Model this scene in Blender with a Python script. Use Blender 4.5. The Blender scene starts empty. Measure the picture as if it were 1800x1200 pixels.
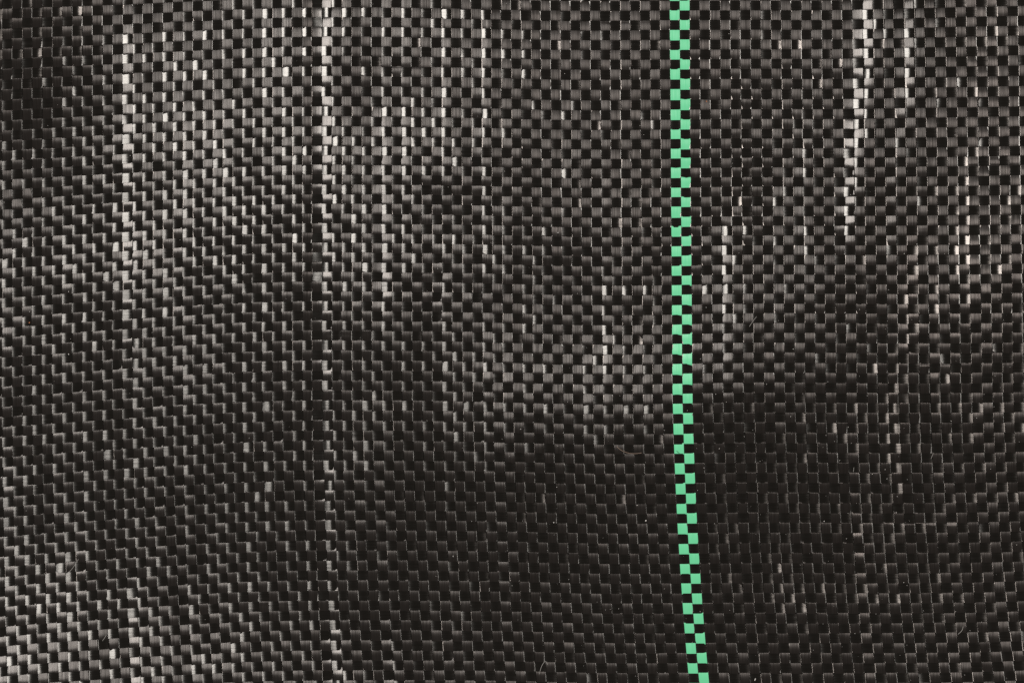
import bpy, math, random
import numpy as np

random.seed(7)
rng = np.random.default_rng(11)
scene = bpy.context.scene
col = scene.collection

# ------------------------------------------------------------------ camera, light, exposure
S = 1.25e-4                      # metres per unit of the cloth plan (plan is 1800 x 1200 units)
CAM = 1.0                        # camera height over the cloth
cam_d = bpy.data.cameras.new("camera")
cam_d.sensor_width = 36.0
cam_d.lens = 36.0 * CAM / (1800 * S)
cam_d.clip_start, cam_d.clip_end = 0.05, 20.0
cam = bpy.data.objects.new("camera", cam_d)
cam.location = (0, 0, CAM)
col.objects.link(cam)
scene.camera = cam

world = bpy.data.worlds.new("World")
scene.world = world
world.use_nodes = True
world.node_tree.nodes["Background"].inputs[0].default_value = (1.0, 0.96, 0.9, 1)
world.node_tree.nodes["Background"].inputs[1].default_value = 0.02

L_POS = np.array((-0.57, 0.10, 0.82))
R_POS = np.array((0.565, 0.02, 0.84))
L_SIZE, R_SIZE = (0.32, 0.43), (0.17, 0.27)


def softbox(name, pos, size, watts, color):
    d = bpy.data.lights.new(name, 'AREA')
    d.shape = 'RECTANGLE'
    d.size, d.size_y = size
    d.energy = watts
    d.color = color
    o = bpy.data.objects.new(name, d)
    o.location = pos
    v = -np.array(pos)
    from mathutils import Matrix
    zz = -v / np.linalg.norm(v)
    yy = np.array((0, 1.0, 0)) - zz * zz[1]
    yy /= np.linalg.norm(yy)
    xx = np.cross(yy, zz)
    o.rotation_euler = Matrix(np.stack([xx, yy, zz], 1).tolist()).to_euler()
    col.objects.link(o)
    return o


softbox("softbox_key", L_POS, L_SIZE, 11.4, (1.0, 0.965, 0.915))
softbox("softbox_fill", R_POS, R_SIZE, 6.2, (1.0, 0.90, 0.83))

scene.view_settings.view_transform = 'Standard'
scene.view_settings.look = 'None'
scene.view_settings.exposure = 0.0
scene.view_settings.gamma = 1.0
scene.view_settings.use_curve_mapping = False
scene.cycles.use_denoising = False
scene.cycles.max_bounces = 4

# ------------------------------------------------------------------ plan of the weave
# where the tape borders run: warp border k at three heights, weft border m along x
K25 = ([0, 17, 35, 52, 67, 69, 86, 101], [3.9, 303.9, 617.9, 915.6, 1177.3, 1212.1, 1516, 1789.3])
K600 = ([0, 17, 35, 52, 67, 69, 84, 101], [3.6, 303.1, 618.5, 918.7, 1181.6, 1216.4, 1487.1, 1798.8])
K1175 = ([0, 16, 33, 50, 67, 69, 83, 98], [12.4, 302, 602, 905.3, 1209.5, 1244.4, 1500.4, 1783.1])
R0 = ([12, 85, 210, 312, 382, 452, 522, 610, 696, 765, 880, 942, 1047, 1150, 1300, 1435, 1507, 1617, 1690, 1795],
      [33.8, 31.1, 26.3, 21.3, 18.7, 16, 13.7, 13.2, 14.2, 15.2, 17.2, 18.9, 19.8, 19.1, 18.7, 18.8, 17.6, 14.4, 13, 11])
R33 = ([12, 84, 156, 226, 295, 364, 434, 504, 574, 644, 715, 784, 856, 928, 997, 1067, 1137, 1207, 1278, 1350, 1423, 1496, 1569, 1679, 1789],
       [610, 605.2, 599.9, 595.4, 591, 587.1, 583.9, 581.5, 580.5, 581.3, 581.9, 582.6, 583.9, 586, 587.8, 588.3, 588, 586.6, 585, 584.3, 585, 585.6, 586.2, 586, 584.8])
R66 = ([5, 40, 77, 115, 152, 188, 223, 258, 310, 362, 433, 504, 592, 680, 788, 895, 966, 1037, 1110, 1216, 1324, 1435, 1545, 1658, 1734, 1798],
       [1188.2, 1184.7, 1182, 1179.9, 1177.6, 1175.4, 1172.5, 1171, 1168.5, 1166.2, 1162.9, 1160.8, 1160, 1160.1, 1160.7, 1161.6, 1163.2, 1164.8, 1165.7, 1165.2, 1165.1, 1165, 1165, 1164.2, 1163.3, 1160.6])
DM = ([0, 6, 8, 10, 13, 16, 21, 24, 33, 66], [0, -0.2, 1.2, 2.5, 2.6, 1.7, 1.0, 0.8, 0, 0])
DL = ([0, 6, 13, 21, 33, 49, 66], [0, 1.6, 2.1, 1.0, 0, 0.8, 0])


def lin(x, t):
    """piecewise linear with straight continuation at both ends"""
    xs, ys = np.asarray(t[0], float), np.asarray(t[1], float)
    x = np.asarray(x, float)
    y = np.interp(x, xs, ys)
    s0 = (ys[2] - ys[0]) / (xs[2] - xs[0])
    s1 = (ys[-1] - ys[-3]) / (xs[-1] - xs[-3])
    y = np.where(x < xs[0], ys[0] + s0 * (x - xs[0]), y)
    return np.where(x > xs[-1], ys[-1] + s1 * (x - xs[-1]), y)


def smooth_table(t, lo, hi, sig):
    xs = np.arange(lo, hi + 1, 1.0)
    ys = lin(xs, t)
    g = np.exp(-0.5 * (np.arange(-3 * sig, 3 * sig + 1) / sig) ** 2)
    g /= g.sum()
    pad = 3 * sig
    ext = lin(np.arange(lo - pad, hi + pad + 1, 1.0), t)
    return xs, np.convolve(ext, g, 'valid')


R0s, R33s, R66s = (smooth_table(t, -250, 2050, 25) for t in (R0, R33, R66))


def X_of(k, y):
    a, b, c = lin(k, K25), lin(k, K600), lin(k, K1175)
    up = b + (a - b) * (600 - y) / 575.0
    t = np.clip((y - 600) / 575.0, 0, 3)
    return np.where(y < 600, up, b + (c - b) * t ** 1.9)


def Y_of(m, x):
    a, b, c = (np.interp(x, *t) for t in (R0s, R33s, R66s))
    m = np.asarray(m, float)
    base = np.where(m < 33, a + (b - a) * m / 33.0, b + (c - b) * (m - 33) / 33.0)
    d = np.interp(m, *DM) + np.interp(m, *DL) * np.clip(1 - x / 420.0, 0, 1.1)
    return base + d


def plan(k, m):
    k, m = np.broadcast_arrays(np.asarray(k, float), np.asarray(m, float))
    x = 17.7 * k + 4
    y = 17.45 * m + 20
    for _ in range(5):
        x = X_of(k, y)
        y = Y_of(m, x)
    return x, y


# ------------------------------------------------------------------ how the cloth lies
# lean of the wefts (sideways) and of the warps (lengthways), read along the cloth
GX = np.arange(75, 1800, 150.0)
GY = np.arange(50, 1200, 100.0)
G_WEFT = np.array([
    [-.5, .7, .8, 1.2, .8, .6, .2, .1, .2, .3, .5, -.55],
    [0., .7, 1.0, 1.1, .5, .5, .1, .0, .1, .3, .5, -.55],
    [.8, 1.6, 1.6, 1.4, 1.0, .9, .3, .2, .2, .5, .35, -.6],
    [1., 2.0, 1.8, 1.4, 1.1, 1.0, .3, .3, .4, .5, .05, -.65],
    [1.7, 2.1, 1.7, 1.4, 1.1, .9, .5, .4, .7, .5, -.3, -.7],
    [1.9, 2.0, 1.7, 1.3, .8, .8, .5, .5, .6, .4, -.6, -.8],
    [1.9, 1.9, 1.7, 1.2, .7, .8, 1.25, 1.0, .5, .0, -.8, -.7],
    [1.9, 1.8, 1.6, 1.1, .7, .7, .7, .4, .2, -.6, -.9, -.6],
    [1.8, 1.6, 1.3, .9, .6, .5, .3, .2, -.1, -.6, -.8, -.5],
    [1.9, 1.7, 1.2, .9, .7, .5, .4, .3, -.4, -.7, -.8, -.4],
    [2.1, 1.6, 1.2, .9, .7, .6, .4, .2, -.1, -.5, -.5, -.3],
    [1.8, 1.4, 1.3, 1.0, .8, .6, .3, .2, .1, -.2, -.1, -.1]])
G_WARP = np.array([
    [1.05, .1, .1, .0, .0, .0, .0, .0, .1, .05, .0, -.1],
    [1.1, .3, .15, .15, .2, .2, .1, .2, .3, .2, .15, -.1],
    [1.15, .45, .35, .3, .3, .3, .35, .35, .4, .25, .2, -.1],
    [.8, .6, .5, .55, .6, .65, .4, .3, .3, .2, .2, .0],
    [.75, .72, .75, .75, .7, .7, .8, .6, .3, .25, .25, .3],
    [.85, .9, .95, .85, .75, .7, .5, .3, .35, .5, .72, .75],
    [1.05, 1.08, 1.1, 1.03, 1.0, .85, .05, .15, .5, .85, 1.02, .95],
    [1.08, 1.1, 1.12, 1.05, 1.03, 1.0, .85, .95, 1.25, 1.25, 1.15, 1.0],
    [1.08, 1.12, 1.15, 1.05, 1.05, 1.05, 1.15, 1.2, 1.35, 1.4, 1.25, 1.0],
    [1.0, 1.08, 1.12, 1.1, 1.07, 1.06, 1.1, 1.12, 1.35, 1.4, 1.25, .98],
    [.8, .95, 1.0, 1.05, 1.04, 1.04, 1.06, 1.08, 1.2, 1.15, 1.05, .98],
    [.45, .55, .62, .75, .85, .92, 1.02, 1.03, 1.0, .95, .9, .82]])


def grid(G, x, y):
    fx = np.clip((x - GX[0]) / 150.0, 0, len(GX) - 1.001)
    fy = np.clip((y - GY[0]) / 100.0, 0, len(GY) - 1.001)
    i, j = np.floor(fx).astype(int), np.floor(fy).astype(int)
    u, v = fx - i, fy - j
    u, v = u * u * (3 - 2 * u), v * v * (3 - 2 * v)
    return (G[j, i] * (1 - u) + G[j, i + 1] * u) * (1 - v) + (G[j + 1, i] * (1 - u) + G[j + 1, i + 1] * u) * v


C_WEFT, C_WARP = 0.155, 0.12      # how steeply a float bends at its ends
# near borders of the two softboxes: where their image starts in a float
L_IN = L_POS + np.array((.8, 0, .6)) * L_SIZE[0] / 2
R_IN = R_POS + np.array((-.79, 0, .61)) * R_SIZE[0] / 2


def half_slope(x, y, lp):
    p = np.stack([(x - 900) * S, (600 - y) * S, np.zeros_like(x)], -1)
    l = lp - p
    l /= np.linalg.norm(l, axis=-1, keepdims=True)
    v = np.array((0, 0, CAM)) - p
    v /= np.linalg.norm(v, axis=-1, keepdims=True)
    h = l + v
    return h[..., 0] / h[..., 2], h[..., 1] / h[..., 2]


WF = ([0, .5, 1, 1.5, 2, 3, 4, 5], [-.36, -.12, .03, .14, .26, .55, .8, 1.05])


def want_weft(x, y, g):
    hl, _ = half_slope(x, y, L_IN)
    hr, _ = half_slope(x, y, R_IN)
    fl = hl + C_WEFT * (1 - 2 * np.interp(np.abs(g), *WF))
    fr = hr - C_WEFT * (1 - 2 * np.interp(np.abs(g), *WF))
    w = np.clip((g + .5) / 1.0, 0, 1)
    return fl * w + fr * (1 - w)


def want_warp(x, y, t):
    _, hy = half_slope(x, y, L_POS)
    return hy - (.16 + 1.64 * t) * C_WARP


# creases and ridges running down the cloth: (points (x, y, strength), half width)
STREAKS = [
    ([(1520, -60, 1.), (1521, 60, 1.), (1518, 130, .95), (1507, 200, .95), (1498, 260, 1.1), (1493, 330, 1.1), (1487, 400, .8), (1484, 450, .3), (1480, 480, 0)], 15, 2.16),
    ([(1600, -60, .5), (1598, 110, .6), (1593, 170, .7), (1580, 230, .3), (1568, 300, .5), (1566, 440, .5), (1566, 480, 0)], 12, 1.9),
    ([(232, 20, 0), (228, 60, .6), (226, 190, .7), (229, 240, .9), (226, 300, .9), (226, 420, 1.), (228, 560, .7), (232, 650, .4), (240, 780, .3), (244, 1000, .3), (238, 1040, .8), (238, 1250, 1.1)], 10, 1.62),
    ([(1058, 40, .2), (1060, 240, .2), (1056, 330, .55), (1060, 450, .3), (1061, 520, .6), (1063, 620, .8), (1058, 680, .4), (1055, 720, 0)], 9, 1.49),
    ([(673, 120, .3), (672, 250, .8), (675, 350, .7), (676, 430, .7), (675, 520, 1.), (672, 560, .5), (660, 620, .2), (648, 720, .5), (646, 860, .3), (646, 950, .1)], 9, 1.35),
    ([(708, -40, .2), (708, 230, .9), (708, 410, .5), (712, 480, .1)], 8, 1.22),
    ([(777, -40, .3), (775, 60, .35), (776, 180, .7), (776, 330, .4), (778, 520, .6), (780, 700, .3), (784, 740, 0)], 8, 1.22),
    ([(848, -40, .3), (848, 200, .8), (848, 260, .8), (850, 400, .7), (850, 560, .4), (852, 660, .5), (853, 780, .8), (856, 860, .3), (860, 920, .4), (865, 1000, .1)], 8, 1.22),
    ([(1270, 380, .2), (1271, 400, .9), (1272, 520, .9), (1274, 620, .6), (1276, 700, .5), (1280, 760, .1)], 8, 1.49),
    ([(1410, 160, .1), (1418, 240, .5), (1411, 310, .5), (1411, 440, .5), (1416, 520, .1)], 8, 1.22),
    ([(470, -40, .35), (467, 250, .3), (466, 400, .35), (464, 640, .2)], 9, 0.94),
    ([(498, -40, .3), (500, 260, .3), (500, 420, .1)], 9, 0.94),
    ([(575, 590, .3), (576, 700, .5), (578, 860, .5), (583, 1000, .4), (592, 1200, .7)], 8, 1.35),
    ([(685, 1050, .0), (686, 1100, .5), (696, 1250, 1.0)], 10, 1.35),
    ([(425, -40, .25), (424, 300, .3), (424, 640, .2), (428, 900, .2), (440, 1060, .3)], 8, 0.81),
    ([(325, 40, .15), (323, 560, .3), (326, 900, .3), (335, 1080, .5), (340, 1200, .8)], 8, 0.94),
    # ridges that turn to the right hand light
    ([(1605, 400, -.1), (1604, 440, -.9), (1604, 600, -1.1), (1604, 640, -.3)], 12, 1.27),
    ([(1578, 620, -.2), (1577, 680, -1.1), (1574, 720, -1.3), (1577, 800, -1.2), (1583, 870, -.8), (1586, 920, -.2)], 13, 1.56),
    ([(1700, 290, -.2), (1698, 420, -.9), (1702, 560, -.6), (1704, 620, -.1)], 9, 0.97),
    ([(1713, -40, -.5), (1716, 120, -.5), (1716, 280, -.3)], 9, 0.78),
    ([(1752, -40, -.4), (1750, 200, -.5), (1750, 270, -.2)], 9, 0.78),
    ([(1508, 690, -.3), (1508, 720, -.8), (1512, 850, -.5), (1518, 950, -.4)], 8, 0.78),
    ([(1558, 850, -.3), (1566, 900, -.8), (1558, 1010, -.5), (1560, 1050, 0)], 9, 0.78),
]


def streak_weft(x, y):
    out = np.zeros_like(x)
    for pts, hw, amp in STREAKS:
        p = np.array(pts, float)
        cx = np.interp(y, p[:, 1], p[:, 0])
        st = np.interp(y, p[:, 1], p[:, 2], left=0 if p[0, 1] > 0 else p[0, 2], right=0 if p[-1, 1] < 1200 else p[-1, 2])
        out += amp * st * np.exp(-((x - cx) / hw) ** 2)
    return out


FOLD_Y = ([-60, 20, 60, 90, 130, 200, 260, 300, 340, 450, 560, 620, 720, 860, 950, 1100, 1200, 1260],
          [1.0, 1.0, 1.0, .75, .6, .85, .92, .85, .7, .8, .9, .75, .75, .85, .6, .6, .8, .8])


def fold_weft(x, y):
    """the pressed fold: a narrow step that faces left, with a shallow trough before it"""
    c = X_of(32.2, y)
    st = np.interp(y, *FOLD_Y)
    d = x - c
    return st * (2.4 * np.exp(-(d / 12.0) ** 2) - 1.7 * np.exp(-((d + 22) / 9.0) ** 2))


def band(x, y):
    """a soft ridge that runs down to the left across the upper middle, and the calmer cloth beside it"""
    u = ((x - 900) * (-.766) + (y - 90) * .643)           # along
    v = ((x - 900) * .643 + (y - 90) * .766)              # across
    ends = 1 / (1 + np.exp(-(u + 30) / 25)) / (1 + np.exp((u - 360) / 40))
    calm = np.exp(-((x - 690) / 90.0) ** 2) * np.clip(1 - y / 190.0, 0, 1)
    return .75 * ends * np.exp(-(v / 48.0) ** 2) - .45 * calm - .3 * np.exp(-((x - 760) / 140.0) ** 2 - ((y - 390) / 70.0) ** 2)


def smooth_noise(n, step):
    base = rng.normal(size=int(n / step) + 4)
    xs = np.arange(n) / step
    i = xs.astype(int)
    f = xs - i
    f = f * f * (3 - 2 * f)
    return base[i] * (1 - f) + base[i + 1] * f


def patch(shape, step):
    a = rng.normal(size=(int(shape[0] / step) + 3, int(shape[1] / step) + 3))
    i, j = np.arange(shape[0]) / step, np.arange(shape[1]) / step
    ii, jj = i.astype(int), j.astype(int)
    u, v = (i - ii)[:, None], (j - jj)[None, :]
    u, v = u * u * (3 - 2 * u), v * v * (3 - 2 * v)
    A_ = lambda p, q: a[np.ix_(ii + p, jj + q)]
    return (A_(0, 0) * (1 - v) + A_(0, 1) * v) * (1 - u) + (A_(1, 0) * (1 - v) + A_(1, 1) * v) * u


# one smooth sheet that leans as the floats do on the whole (least squares on a polynomial)
DEG = 7


def poly(x, y):
    u, v = (x - 900) / 1050.0, (y - 600) / 750.0
    T = [np.ones_like(u), u]
    Q = [np.ones_like(v), v]
    dT = [np.zeros_like(u), np.ones_like(u)]
    dQ = [np.zeros_like(v), np.ones_like(v)]
    for n in range(2, DEG + 1):
        T.append(u ** n)
        Q.append(v ** n)
        dT.append(n * u ** (n - 1))
        dQ.append(n * v ** (n - 1))
    z, zx, zy = [], [], []
    for a in range(DEG + 1):
        for b in range(DEG + 1 - a):
            if a + b == 0:
                continue
            z.append(T[a] * Q[b])
            zx.append(dT[a] * Q[b] / (1050.0 * S))
            zy.append(-T[a] * dQ[b] / (750.0 * S))
    return np.stack(z, -1), np.stack(zx, -1), np.stack(zy, -1)


gx, gy = np.meshgrid(np.arange(-60, 1861, 60.0), np.arange(-60, 1261, 60.0))
gx, gy = gx.ravel(), gy.ravel()
tx = -want_weft(gx, gy, grid(G_WEFT, gx, gy))       # dz/dx
ty = -want_warp(gx, gy, grid(G_WARP, gx, gy))       # dz/dy
Z, ZX, ZY = poly(gx, gy)
A = np.concatenate([ZX, ZY, 0.002 * np.eye(Z.shape[1])])
coef = np.linalg.lstsq(A, np.concatenate([tx, ty, np.zeros(Z.shape[1])]), rcond=None)[0]
Z0 = float((Z @ coef).mean())


PER_G = 0.11                    # slope that goes with one step of lean


def ridges(x, y):
    """height of the creases: each a small step with a slow return"""
    z = np.zeros_like(x)
    for pts, hw, amp in STREAKS:
        p = np.array(pts, float)
        cx = np.interp(y, p[:, 1], p[:, 0])
        st = np.interp(y, p[:, 1], p[:, 2], left=0 if p[0, 1] > 0 else p[0, 2], right=0 if p[-1, 1] < 1200 else p[-1, 2])
        d = x - cx
        z += amp * st * .9 * hw * (np.tanh(d / (.9 * hw)) + 1) * np.where(d > 0, np.exp(-(d / 80.0) ** 2), 1)
    d = x - X_of(32.2, y)
    st = np.interp(y, *FOLD_Y)
    z += st * 2.4 * 11.0 * (np.tanh(d / 11.0) + 1) * np.where(d > 0, np.exp(-(d / 60.0) ** 2), 1)
    z -= st * 1.7 * 8.5 * (np.tanh((d + 22) / 8.5) + 1) * np.where(d > -22, np.exp(-((d + 22) / 60.0) ** 2), 1)
    return z * PER_G * S


def sheet_z(x, y):
    sh = x.shape
    xr, yr = np.clip(x.ravel(), -120, 1920), np.clip(y.ravel(), -120, 1320)
    return ((poly(xr, yr)[0] @ coef - Z0) + ridges(xr, yr)).reshape(sh)


def sheet(x, y):
    """height and the slopes it faces, right and up"""
    e = 3.0
    return (sheet_z(x, y), -(sheet_z(x + e, y) - sheet_z(x - e, y)) / (2 * e * S),
            (sheet_z(x, y + e) - sheet_z(x, y - e)) / (2 * e * S))


# ------------------------------------------------------------------ materials
def nodes_of(name):
    m = bpy.data.materials.new(name)
    m.use_nodes = True
    return m, m.node_tree.nodes, m.node_tree.links, m.node_tree.nodes["Principled BSDF"]


def tape_material(name, base, base2, along, rough, aniso, spec, tint):
    """drawn plastic tape: fine lines along its length, streaky gloss"""
    m, N, K, b = nodes_of(name)
    tc = N.new("ShaderNodeTexCoord")
    oi = N.new("ShaderNodeObjectInfo")
    mp = N.new("ShaderNodeMapping")
    K.new(tc.outputs["Object"], mp.inputs["Vector"])
    fine, long_ = 1 / (2.2 * S), 1 / (60 * S)
    mp.inputs["Scale"].default_value = (fine, long_, 1) if along == 'Y' else (long_, fine, 1)
    off = N.new("ShaderNodeVectorMath")
    off.operation = 'ADD'
    K.new(mp.outputs[0], off.inputs[0])
    K.new(oi.outputs["Random"], off.inputs[1])
    nz = N.new("ShaderNodeTexNoise")
    nz.inputs["Scale"].default_value = 1.0
    nz.inputs["Detail"].default_value = 3.0
    nz.inputs["Roughness"].default_value = 0.65
    K.new(off.outputs[0], nz.inputs["Vector"])
    # colour
    mix = N.new("ShaderNodeMix")
    mix.data_type = 'RGBA'
    mix.inputs[6].default_value = (*base, 1)
    mix.inputs[7].default_value = (*base2, 1)
    K.new(nz.outputs["Fac"], mix.inputs[0])
    K.new(mix.outputs[2], b.inputs["Base Color"])
    # gloss
    mr = N.new("ShaderNodeMapRange")
    mr.inputs[1].default_value, mr.inputs[2].default_value = 0.25, 0.75
    mr.inputs[3].default_value, mr.inputs[4].default_value = rough * 0.85, rough * 1.2
    K.new(nz.outputs["Fac"], mr.inputs[0])
    K.new(mr.outputs[0], b.inputs["Roughness"])
    ms = N.new("ShaderNodeMapRange")
    ms.inputs[1].default_value, ms.inputs[2].default_value = 0.3, 0.7
    ms.inputs[3].default_value, ms.inputs[4].default_value = spec * 0.65, spec * 1.35
    K.new(nz.outputs["Fac"], ms.inputs[0])
    K.new(ms.outputs[0], b.inputs["Specular IOR Level"])
    b.inputs["Anisotropic"].default_value = aniso
    b.inputs["Specular Tint"].default_value = (*tint, 1)
    tg = N.new("ShaderNodeCombineXYZ")
    tg.inputs[0].default_value = 1.0 if along == 'Y' else 0.0
    tg.inputs[1].default_value = 0.0 if along == 'Y' else 1.0
    K.new(tg.outputs[0], b.inputs["Tangent"])
    bp = N.new("ShaderNodeBump")
    bp.inputs["Strength"].default_value = 0.12
    bp.inputs["Distance"].default_value = 0.4 * S
    K.new(nz.outputs["Fac"], bp.inputs["Height"])
    K.new(bp.outputs[0], b.inputs["Normal"])
    return m


M_WARP = tape_material("black_tape_lengthways", (.0086, .0076, .0069), (.0170, .0147, .0134), 'Y', .252, .9, .60, (1.0, .94, .905))
M_WEFT = tape_material("black_tape_crossways", (.0056, .0051, .0044), (.0086, .0078, .0068), 'X', .25, .9, .76, (1.0, .97, .93))
M_GREEN = tape_material("green_tape", (.100, .470, .238), (.142, .55, .31), 'Y', .26, .75, .5, (1, 1, 1))

# ------------------------------------------------------------------ the backing
mb, N, K, b = nodes_of("dark_board")
b.inputs["Base Color"].default_value = (.004, .004, .004, 1)
b.inputs["Roughness"].default_value = .8
zlow = -0.03
me = bpy.data.meshes.new("backing_board")
w, h, t = .17, .125, .004
v = [(sx * w, sy * h, z) for z in (zlow - t, zlow) for sx, sy in ((-1, -1), (1, -1), (1, 1), (-1, 1))]
me.from_pydata(v, [], [(3, 2, 1, 0), (4, 5, 6, 7), (0, 1, 5, 4), (1, 2, 6, 5), (2, 3, 7, 6), (3, 0, 4, 7)])
me.materials.append(mb)
board = bpy.data.objects.new("backing_board", me)
board["kind"] = "structure"
board["label"] = "dark board underneath the woven fabric"
col.objects.link(board)

# ------------------------------------------------------------------ the woven fabric
K_LO, K_HI = -5, 107
M_LO, M_HI = -6, 74
SEG = 8
WIDTH = 17.0
THICK = 0.35                      # of a plan unit: about 0.04 mm of plastic
CROSS = np.array([-1, -.986, -.955, 0, .955, .986, 1.0])
RING = 8
MIDDLE = 3
DROP = np.array([-.11, -.006, 0, 0, 0, -.006, -.11])

fabric = bpy.data.objects.new("woven_fabric", None)
fabric.empty_display_size = 0.02
fabric["label"] = "black woven plastic ground cover fabric with one green checked stripe"
fabric["category"] = "fabric"
col.objects.link(fabric)

nk, nm = K_HI - K_LO, M_HI - M_LO
kk, mm = np.meshgrid(np.arange(K_LO, K_HI) + .5, np.arange(M_LO, M_HI) + .5)      # [m, k]
cx, cy = plan(kk, mm)
_, fx0, fy0 = sheet(cx, cy)
par = (np.arange(M_LO, M_HI)[:, None] % 2)

# lean that each float should have, and the rest beyond what the sheet gives
g = grid(G_WEFT, cx, cy) - .2 * np.clip((560 - cx) / 300, 0, 1) * np.clip((cy - 350) / 200, 0, 1)
rowgain = np.clip(rng.normal(0, .16, (nm, 1)), -.35, .45)
mid = np.where(cx < 860, 1.0, np.exp(-((cx - 860) / 420.0) ** 4))
g = g + rowgain + mid * np.where(par == 0, .14, -.26)
ROWS = [(0, 450, 920, .45), (40, 440, 890, .75), (40, 890, 1230, 1.25), (28, 1040, 1420, 1.1), (22, 1255, 1470, 1.1), (22, 905, 1010, .9), (52, 450, 980, .5), (34, 600, 900, .3)]
for m, a, b_, s in ROWS:
    i = m - M_LO
    g[i] += s * ((cx[i] > a) & (cx[i] < b_))
g = np.where(g > 1.2, 1.2 + .7 * (g - 1.2), g)
column = np.stack([smooth_noise(nm, 7) for _ in range(nk)], 1) * .33
g = g + streak_weft(cx, cy) + fold_weft(cx, cy) + rng.normal(0, .40, g.shape) + column + band(cx, cy) + patch(g.shape, 5) * .28
quiet = np.exp(-((cx - 1170) / 290.0) ** 4)
g = g - .35 * quiet * (g > 0)
deep = np.clip((cy - 760) / 120, 0, 1) * np.clip((cx - 480) / 200, 0, 1)
g = g - .6 * deep * (g > 0)
rare = rng.random(g.shape) < .035 * (1 - .75 * deep)
g = g + rare * rng.uniform(.6, 1.5, g.shape) * np.sign(g + .25)
stripe = (np.arange(K_LO, K_HI) >= 66) & (np.arange(K_LO, K_HI) <= 69)
g = np.where(stripe[None, :], np.clip(g - .5, -.2, .2), g)
f_weft = want_weft(cx, cy, g)
t = grid(G_WARP, cx, cy)
t = t + np.clip(rng.normal(0, .09, (1, nk)), -.2, .2) + (rng.normal(0, .10, t.shape) + patch(t.shape, 6) * .17) * (1 - .5 * np.clip((cy - 640) / 150, 0, 1))
f_warp = want_warp(cx, cy, t)
r_weft = np.clip(f_weft - fx0, -.17, .17)      # extra lean left/right of the weft floats
r_warp = np.clip(f_warp - fy0, -.15, .15)      # extra lean up/down of the warp floats
# twist: the tapes lean across their width too
sw = streak_weft(cx, cy)
gt = grid(G_WEFT, cx, cy) + np.where(sw > 0, 1.9, 1.0) * sw + 1.8 * fold_weft(cx, cy)
tw_warp = np.clip(want_weft(cx, cy, gt) - fx0, -.3, .3) + rng.normal(0, .012, t.shape) + np.stack([smooth_noise(nm, 10) for _ in range(nk)], 1) * .024 + patch(t.shape, 5) * .022
tw_weft = np.clip(want_warp(cx, cy, grid(G_WARP, cx, cy)) - fy0, -.1, .1) * .6 + rng.normal(0, .012, t.shape) + rng.normal(0, .012, (nm, 1))


LIFT = 0.4 * S
EDGE = .055
STEPS = np.array([0, EDGE, .17, .33, .5, .67, .83, 1 - EDGE])


def stations(n):
    return np.append((np.arange(n)[:, None] + STEPS[None, :]).ravel(), float(n))


def along(a_lo, n, over, rest, crimp, pitch, flat):
    """height of one tape at SEG rings per crossing: arcs over and under, each visible float with its own lean"""
    u = stations(n)
    i = np.minimum(u.astype(int), n - 1)
    tau = u - i - .5
    h = crimp * pitch / 4.0
    w = np.abs(2 * tau)
    if flat:                                   # bends in the middle, straighter towards its ends
        arc = h * (1 - (1.5 * w ** 2 - .25 * w ** 4) / 1.25) * 1.25
    else:
        arc = h * (1 - w ** 2)
    lean = rest[i] * pitch * tau
    prv, nxt = np.maximum(i - 1, 0), np.minimum(i + 1, n - 1)
    # below a crossing tape: keep the float's slope until it is hidden, then dive
    out = .5 - np.abs(tau)
    side = np.where(tau < 0, rest[prv] * pitch, -rest[nxt] * pitch)
    tail = LIFT + side * .5 + out * (-4 * h + side)
    deep = -(h + LIFT) + (h + 1.4 * LIFT + side * .5) * w ** 4 * (w > .5)
    under = np.where(out <= EDGE + 1e-6, tail, np.minimum(deep, tail))
    return a_lo + u, np.where(over[i] | (out < 1e-9), np.where(over[i], arc + LIFT + lean, tail), under), np.where(over[i], .45 * lean * np.clip(1.25 - w, 0, 1), 0)


def at_cells(vals, n):
    return np.interp(stations(n), np.arange(n) + .5, vals)


def tape(name, x, y, ux, uy, z, bulge, tw, width, mat, label=None):
    """x, y: centre line in plan units; ux, uy: unit vector across"""
    half = width / 2.0
    n = len(x)
    V = np.zeros((n, RING, 3))
    for c in range(RING):
        s = CROSS[c] if c < RING - 1 else 0.0
        px, py = x + ux * half * s, y + uy * half * s
        zz = sheet_z(px, py)
        zz = zz + z + tw * half * s * S + (bulge if c == MIDDLE else 0)
        zz = zz + (DROP[c] * S if c < RING - 1 else -THICK * 1.6 * S)
        f = (CAM - zz) / CAM
        V[:, c, 0] = (px - 900) * S * f
        V[:, c, 1] = (600 - py) * S * f
        V[:, c, 2] = zz
    a = np.arange(n - 1)[:, None] * RING
    c = np.arange(RING)[None, :]
    d = (np.arange(RING)[None, :] + 1) % RING
    F = np.stack([a + c, a + d, a + RING + d, a + RING + c], -1).reshape(-1, 4)
    p0, p1, p2 = (V.reshape(-1, 3)[F[2 * 1, q]] for q in (0, 1, 2))
    if np.cross(p1 - p0, p2 - p0)[2] < 0:
        F = F[:, ::-1]
    me = bpy.data.meshes.new(name)
    me.vertices.add(n * RING)
    me.vertices.foreach_set("co", V.ravel())
    me.loops.add(F.size)
    me.loops.foreach_set("vertex_index", F.ravel().astype(np.int32))
    me.polygons.add(len(F))
    me.polygons.foreach_set("loop_start", np.arange(0, F.size, 4, dtype=np.int32))
    me.polygons.foreach_set("use_smooth", np.ones(len(F), bool))
    me.update(calc_edges=True)
    me.materials.append(mat)
    o = bpy.data.objects.new(name, me)
    o.parent = fabric
    if label:
        o["label"] = label
    col.objects.link(o)
    return o


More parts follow.
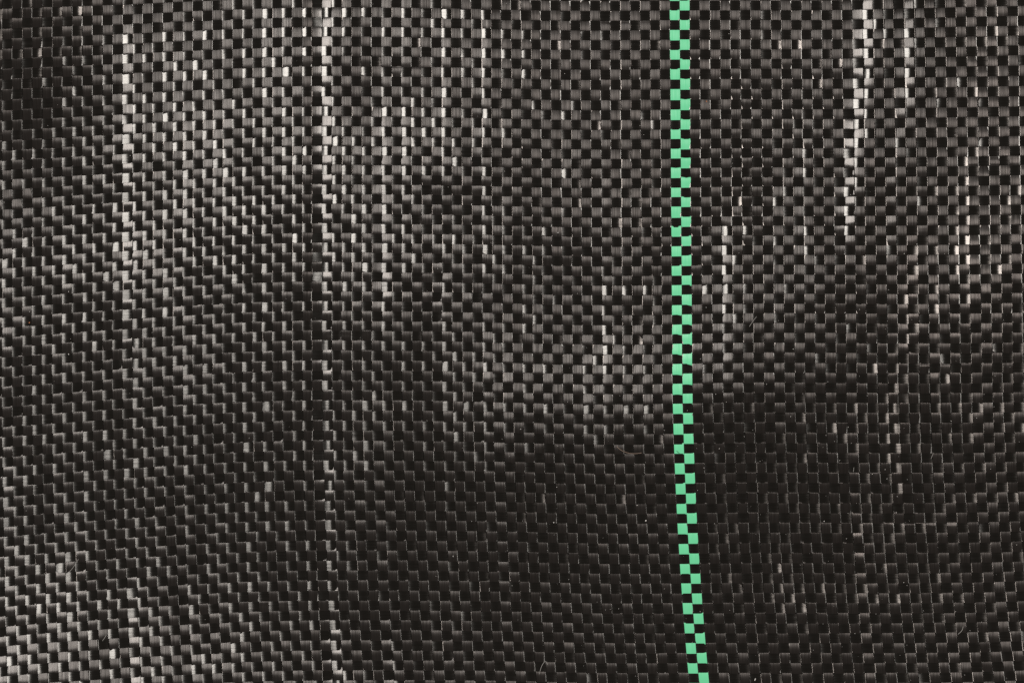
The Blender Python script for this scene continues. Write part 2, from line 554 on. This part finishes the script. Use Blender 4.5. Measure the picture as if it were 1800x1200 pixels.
marr, karr = np.arange(M_LO, M_HI), np.arange(K_LO, K_HI)
for j, k in enumerate(karr):
    over = (k + marr) % 2 == 1
    u, z, bulge = along(M_LO, nm, over, r_warp[:, j], C_WARP * (1 + rng.normal(0, .07)), 17.45 * S, False)
    # rows run downwards in the plan: a lean upwards means the height falls towards the top
    z0 = z
    wob = smooth_noise(len(u), 9 * SEG) * .028 + rng.normal(0, .018)
    if k in (67, 68):
        wob *= .3
    x, y = plan(k + .5 + wob, u)
    x2, y2 = plan(k + .8 + wob, u)
    L = np.hypot(x2 - x, y2 - y)
    tw = at_cells(tw_warp[:, j], nm)
    # facing slope to the right is positive; a surface that faces left rises towards +x
    green = k in (67, 68)
    tape("warp_tape", x, y, (x2 - x) / L, (y2 - y) / L, z0, bulge, -tw, WIDTH * (1 + rng.normal(0, .012)) if not green else WIDTH * 1.01,
         M_GREEN if green else M_WARP,
         None if not green else ("bright green tape, the left one of the stripe" if k == 67 else "bright green tape, the right one of the stripe"))
for i, m in enumerate(marr):
    over = (m + karr) % 2 == 0
    u, z, bulge = along(K_LO, nk, over, -r_weft[i], C_WEFT * (1 + rng.normal(0, .07)), 17.7 * S, True)
    wob = smooth_noise(len(u), 9 * SEG) * .022 + rng.normal(0, .015)
    x, y = plan(u, m + .5 + wob)
    x2, y2 = plan(u, m + .2 + wob)
    L = np.hypot(x2 - x, y2 - y)
    tw = at_cells(tw_weft[i], nk)
    tape("weft_tape", x, y, (x2 - x) / L, (y2 - y) / L, z, bulge, -tw, 17.0 * (1 + rng.normal(0, .012)), M_WEFT)

# ------------------------------------------------------------------ what has settled on the cloth
def on_cloth(x, y, up=1.6):
    z = float(sheet_z(np.array([float(x)]), np.array([float(y)]))[0]) + up * S
    f = (CAM - z) / CAM
    return (x - 900) * S * f, (600 - y) * S * f, z


def plain(name, rgb, rough):
    m, N, K, b = nodes_of(name)
    nz = N.new("ShaderNodeTexNoise")
    nz.inputs["Scale"].default_value = 4000
    mx = N.new("ShaderNodeMix")
    mx.data_type = 'RGBA'
    mx.inputs[6].default_value = (*[c * .75 for c in rgb], 1)
    mx.inputs[7].default_value = (*rgb, 1)
    K.new(nz.outputs["Fac"], mx.inputs[0])
    K.new(mx.outputs[2], b.inputs["Base Color"])
    b.inputs["Roughness"].default_value = rough
    return m


M_TAN, M_PALE, M_DARK = plain("tan_fibre", (.30, .22, .17), .5), plain("pale_fibre", (.32, .31, .29), .5), plain("dark_fibre", (.02, .03, .02), .6)
M_DUST, M_RUST = plain("white_dust", (.75, .73, .7), .8), plain("rusty_grit", (.45, .17, .07), .8)


def fibre(pts, r, mat, label):
    p = np.array([on_cloth(x, y) for x, y in pts])
    # round the path
    for _ in range(2):
        q = [p[0]]
        for a, b in zip(p[:-1], p[1:]):
            q += [a * .75 + b * .25, a * .25 + b * .75]
        p = np.array(q + [p[-1]])
    origin = p[0].copy()
    p = p - origin
    V, F = [], []
    for i, c in enumerate(p):
        d = p[min(i + 1, len(p) - 1)] - p[max(i - 1, 0)]
        d /= np.linalg.norm(d) + 1e-12
        side = np.cross(d, (0, 0, 1.0))
        side /= np.linalg.norm(side) + 1e-12
        up = np.cross(side, d)
        rr = r * S * (.55 if i in (0, len(p) - 1) else 1)
        for k in range(5):
            a = 2 * math.pi * k / 5
            V.append(c + rr * (math.cos(a) * side + math.sin(a) * up))
        if i:
            for k in range(5):
                F.append(((i - 1) * 5 + k, (i - 1) * 5 + (k + 1) % 5, i * 5 + (k + 1) % 5, i * 5 + k))
    F += [(4, 3, 2, 1, 0), tuple((len(p) - 1) * 5 + k for k in range(5))]
    me = bpy.data.meshes.new("lint_fibre")
    me.from_pydata([tuple(v) for v in V], [], F)
    for pl in me.polygons:
        pl.use_smooth = True
    me.materials.append(mat)
    o = bpy.data.objects.new("lint_fibre", me)
    o.location = origin
    o["label"], o["category"], o["group"] = label, "fibre", "stray fibres lying on the fabric"
    col.objects.link(o)


fibre([(1084, 784), (1090, 790), (1098, 794), (1107, 796.5), (1118, 797), (1128, 795.5)], .34, M_TAN, "long tan curved fibre just left of the green stripe")
fibre([(1684, 1114), (1690, 1109), (1692.5, 1104), (1693, 1100)], .42, M_PALE, "pale kinked fibre near the lower right corner")
fibre([(948, 1184), (951, 1172), (956, 1163), (960, 1161), (963, 1168)], .36, M_PALE, "pale hooked fibre at the bottom edge, left of the green stripe")
fibre([(1317, 574), (1323, 565), (1330, 556)], .32, M_PALE, "short straight pale fibre to the right of the green stripe at mid height")
fibre([(121, 1005), (127, 999), (131, 993), (138, 982)], .34, M_PALE, "thin pale fibre in the lower left part of the fabric")
fibre([(180, 1126), (184, 1120), (187, 1115)], .34, M_PALE, "tiny pale fibre above the lower left edge of the fabric")
fibre([(1636.5, 806), (1639, 800), (1640.5, 796)], .34, M_PALE, "tiny upright pale fibre right of the lower right crease")
fibre([(1500, 829), (1500.6, 825), (1501, 821)], .34, M_PALE, "tiny white fibre left of the lower right crease")
fibre([(1189.5, 792), (1192, 795), (1194.5, 796)], .34, M_DARK, "tiny dark fibre lying on a green square")


def grain(cx_, cy_, r, sx=1.0, rot=0.0, lift=1.2):
    """an uneven little lump as verts and faces about its own centre"""
    rr = random.Random(int(cx_ * 31 + cy_ * 7))
    V = []
    for v in ((1, 0, 0), (.3, .9, 0), (-.8, .6, 0), (-.8, -.6, 0), (.3, -.9, 0), (0, 0, .8), (0, 0, -.8)):
        k = rr.uniform(.75, 1.2) * r * S
        a, b = v[0] * k * sx, v[1] * k / max(sx, 1) ** .5
        V.append((a * math.cos(rot) - b * math.sin(rot), a * math.sin(rot) + b * math.cos(rot), v[2] * k))
    F = [(i, (i + 1) % 5, 5) for i in range(5)] + [((i + 1) % 5, i, 6) for i in range(5)]
    return V, F


def speck(x, y, r, mat, label, sx=1.0, rot=0.0):
    V, F = grain(x, y, r, sx, rot)
    me = bpy.data.meshes.new("dust_speck")
    me.from_pydata(V, [], F)
    me.materials.append(mat)
    o = bpy.data.objects.new("dust_speck", me)
    o.location = on_cloth(x, y)
    o["label"], o["category"], o["group"] = label, "speck", "specks of dust and grit on the fabric"
    col.objects.link(o)


speck(1135.5, 914.5, 1.5, M_DUST, "round white dust speck just left of the lower green stripe")
speck(973.5, 918, 1.0, M_DUST, "small white dust speck in the dark lower middle of the fabric")
speck(1327.5, 1193, 1.3, M_DUST, "long white chip on the bottom edge right of the green stripe", 2.0, 1.2)
speck(51.5, 567, 1.3, M_RUST, "orange grit speck near the left edge of the fabric")
speck(1242, 178.5, 1.2, M_RUST, "rusty grit speck right of the upper green stripe")
speck(120.5, 622.5, 1.2, M_DUST, "white dust speck in the left part, below the orange grit")

# fine dust nobody could count: one object
V, F = [], []
r2 = random.Random(5)
for n in range(420):
    x, y = r2.uniform(5, 1795), r2.uniform(5, 1195)
    if r2.random() < .5:
        x, y = r2.uniform(880, 1795), r2.uniform(500, 1195)
    c = on_cloth(x, y, 1.1)
    v, f = grain(x, y, r2.uniform(.22, .55) if r2.random() < .93 else r2.uniform(.5, .8), r2.choice((1, 1, 1.8)), r2.uniform(0, 3))
    b0 = len(V)
    V += [(a + c[0], b + c[1], d + c[2]) for a, b, d in v]
    F += [tuple(i + b0 for i in q) for q in f]
me = bpy.data.meshes.new("fine_dust")
me.from_pydata(V, [], F)
me.materials.append(M_DUST)
dust = bpy.data.objects.new("fine_dust", me)
dust["kind"] = "stuff"
dust["label"], dust["category"] = "fine pale dust scattered over the black fabric", "dust"
col.objects.link(dust)
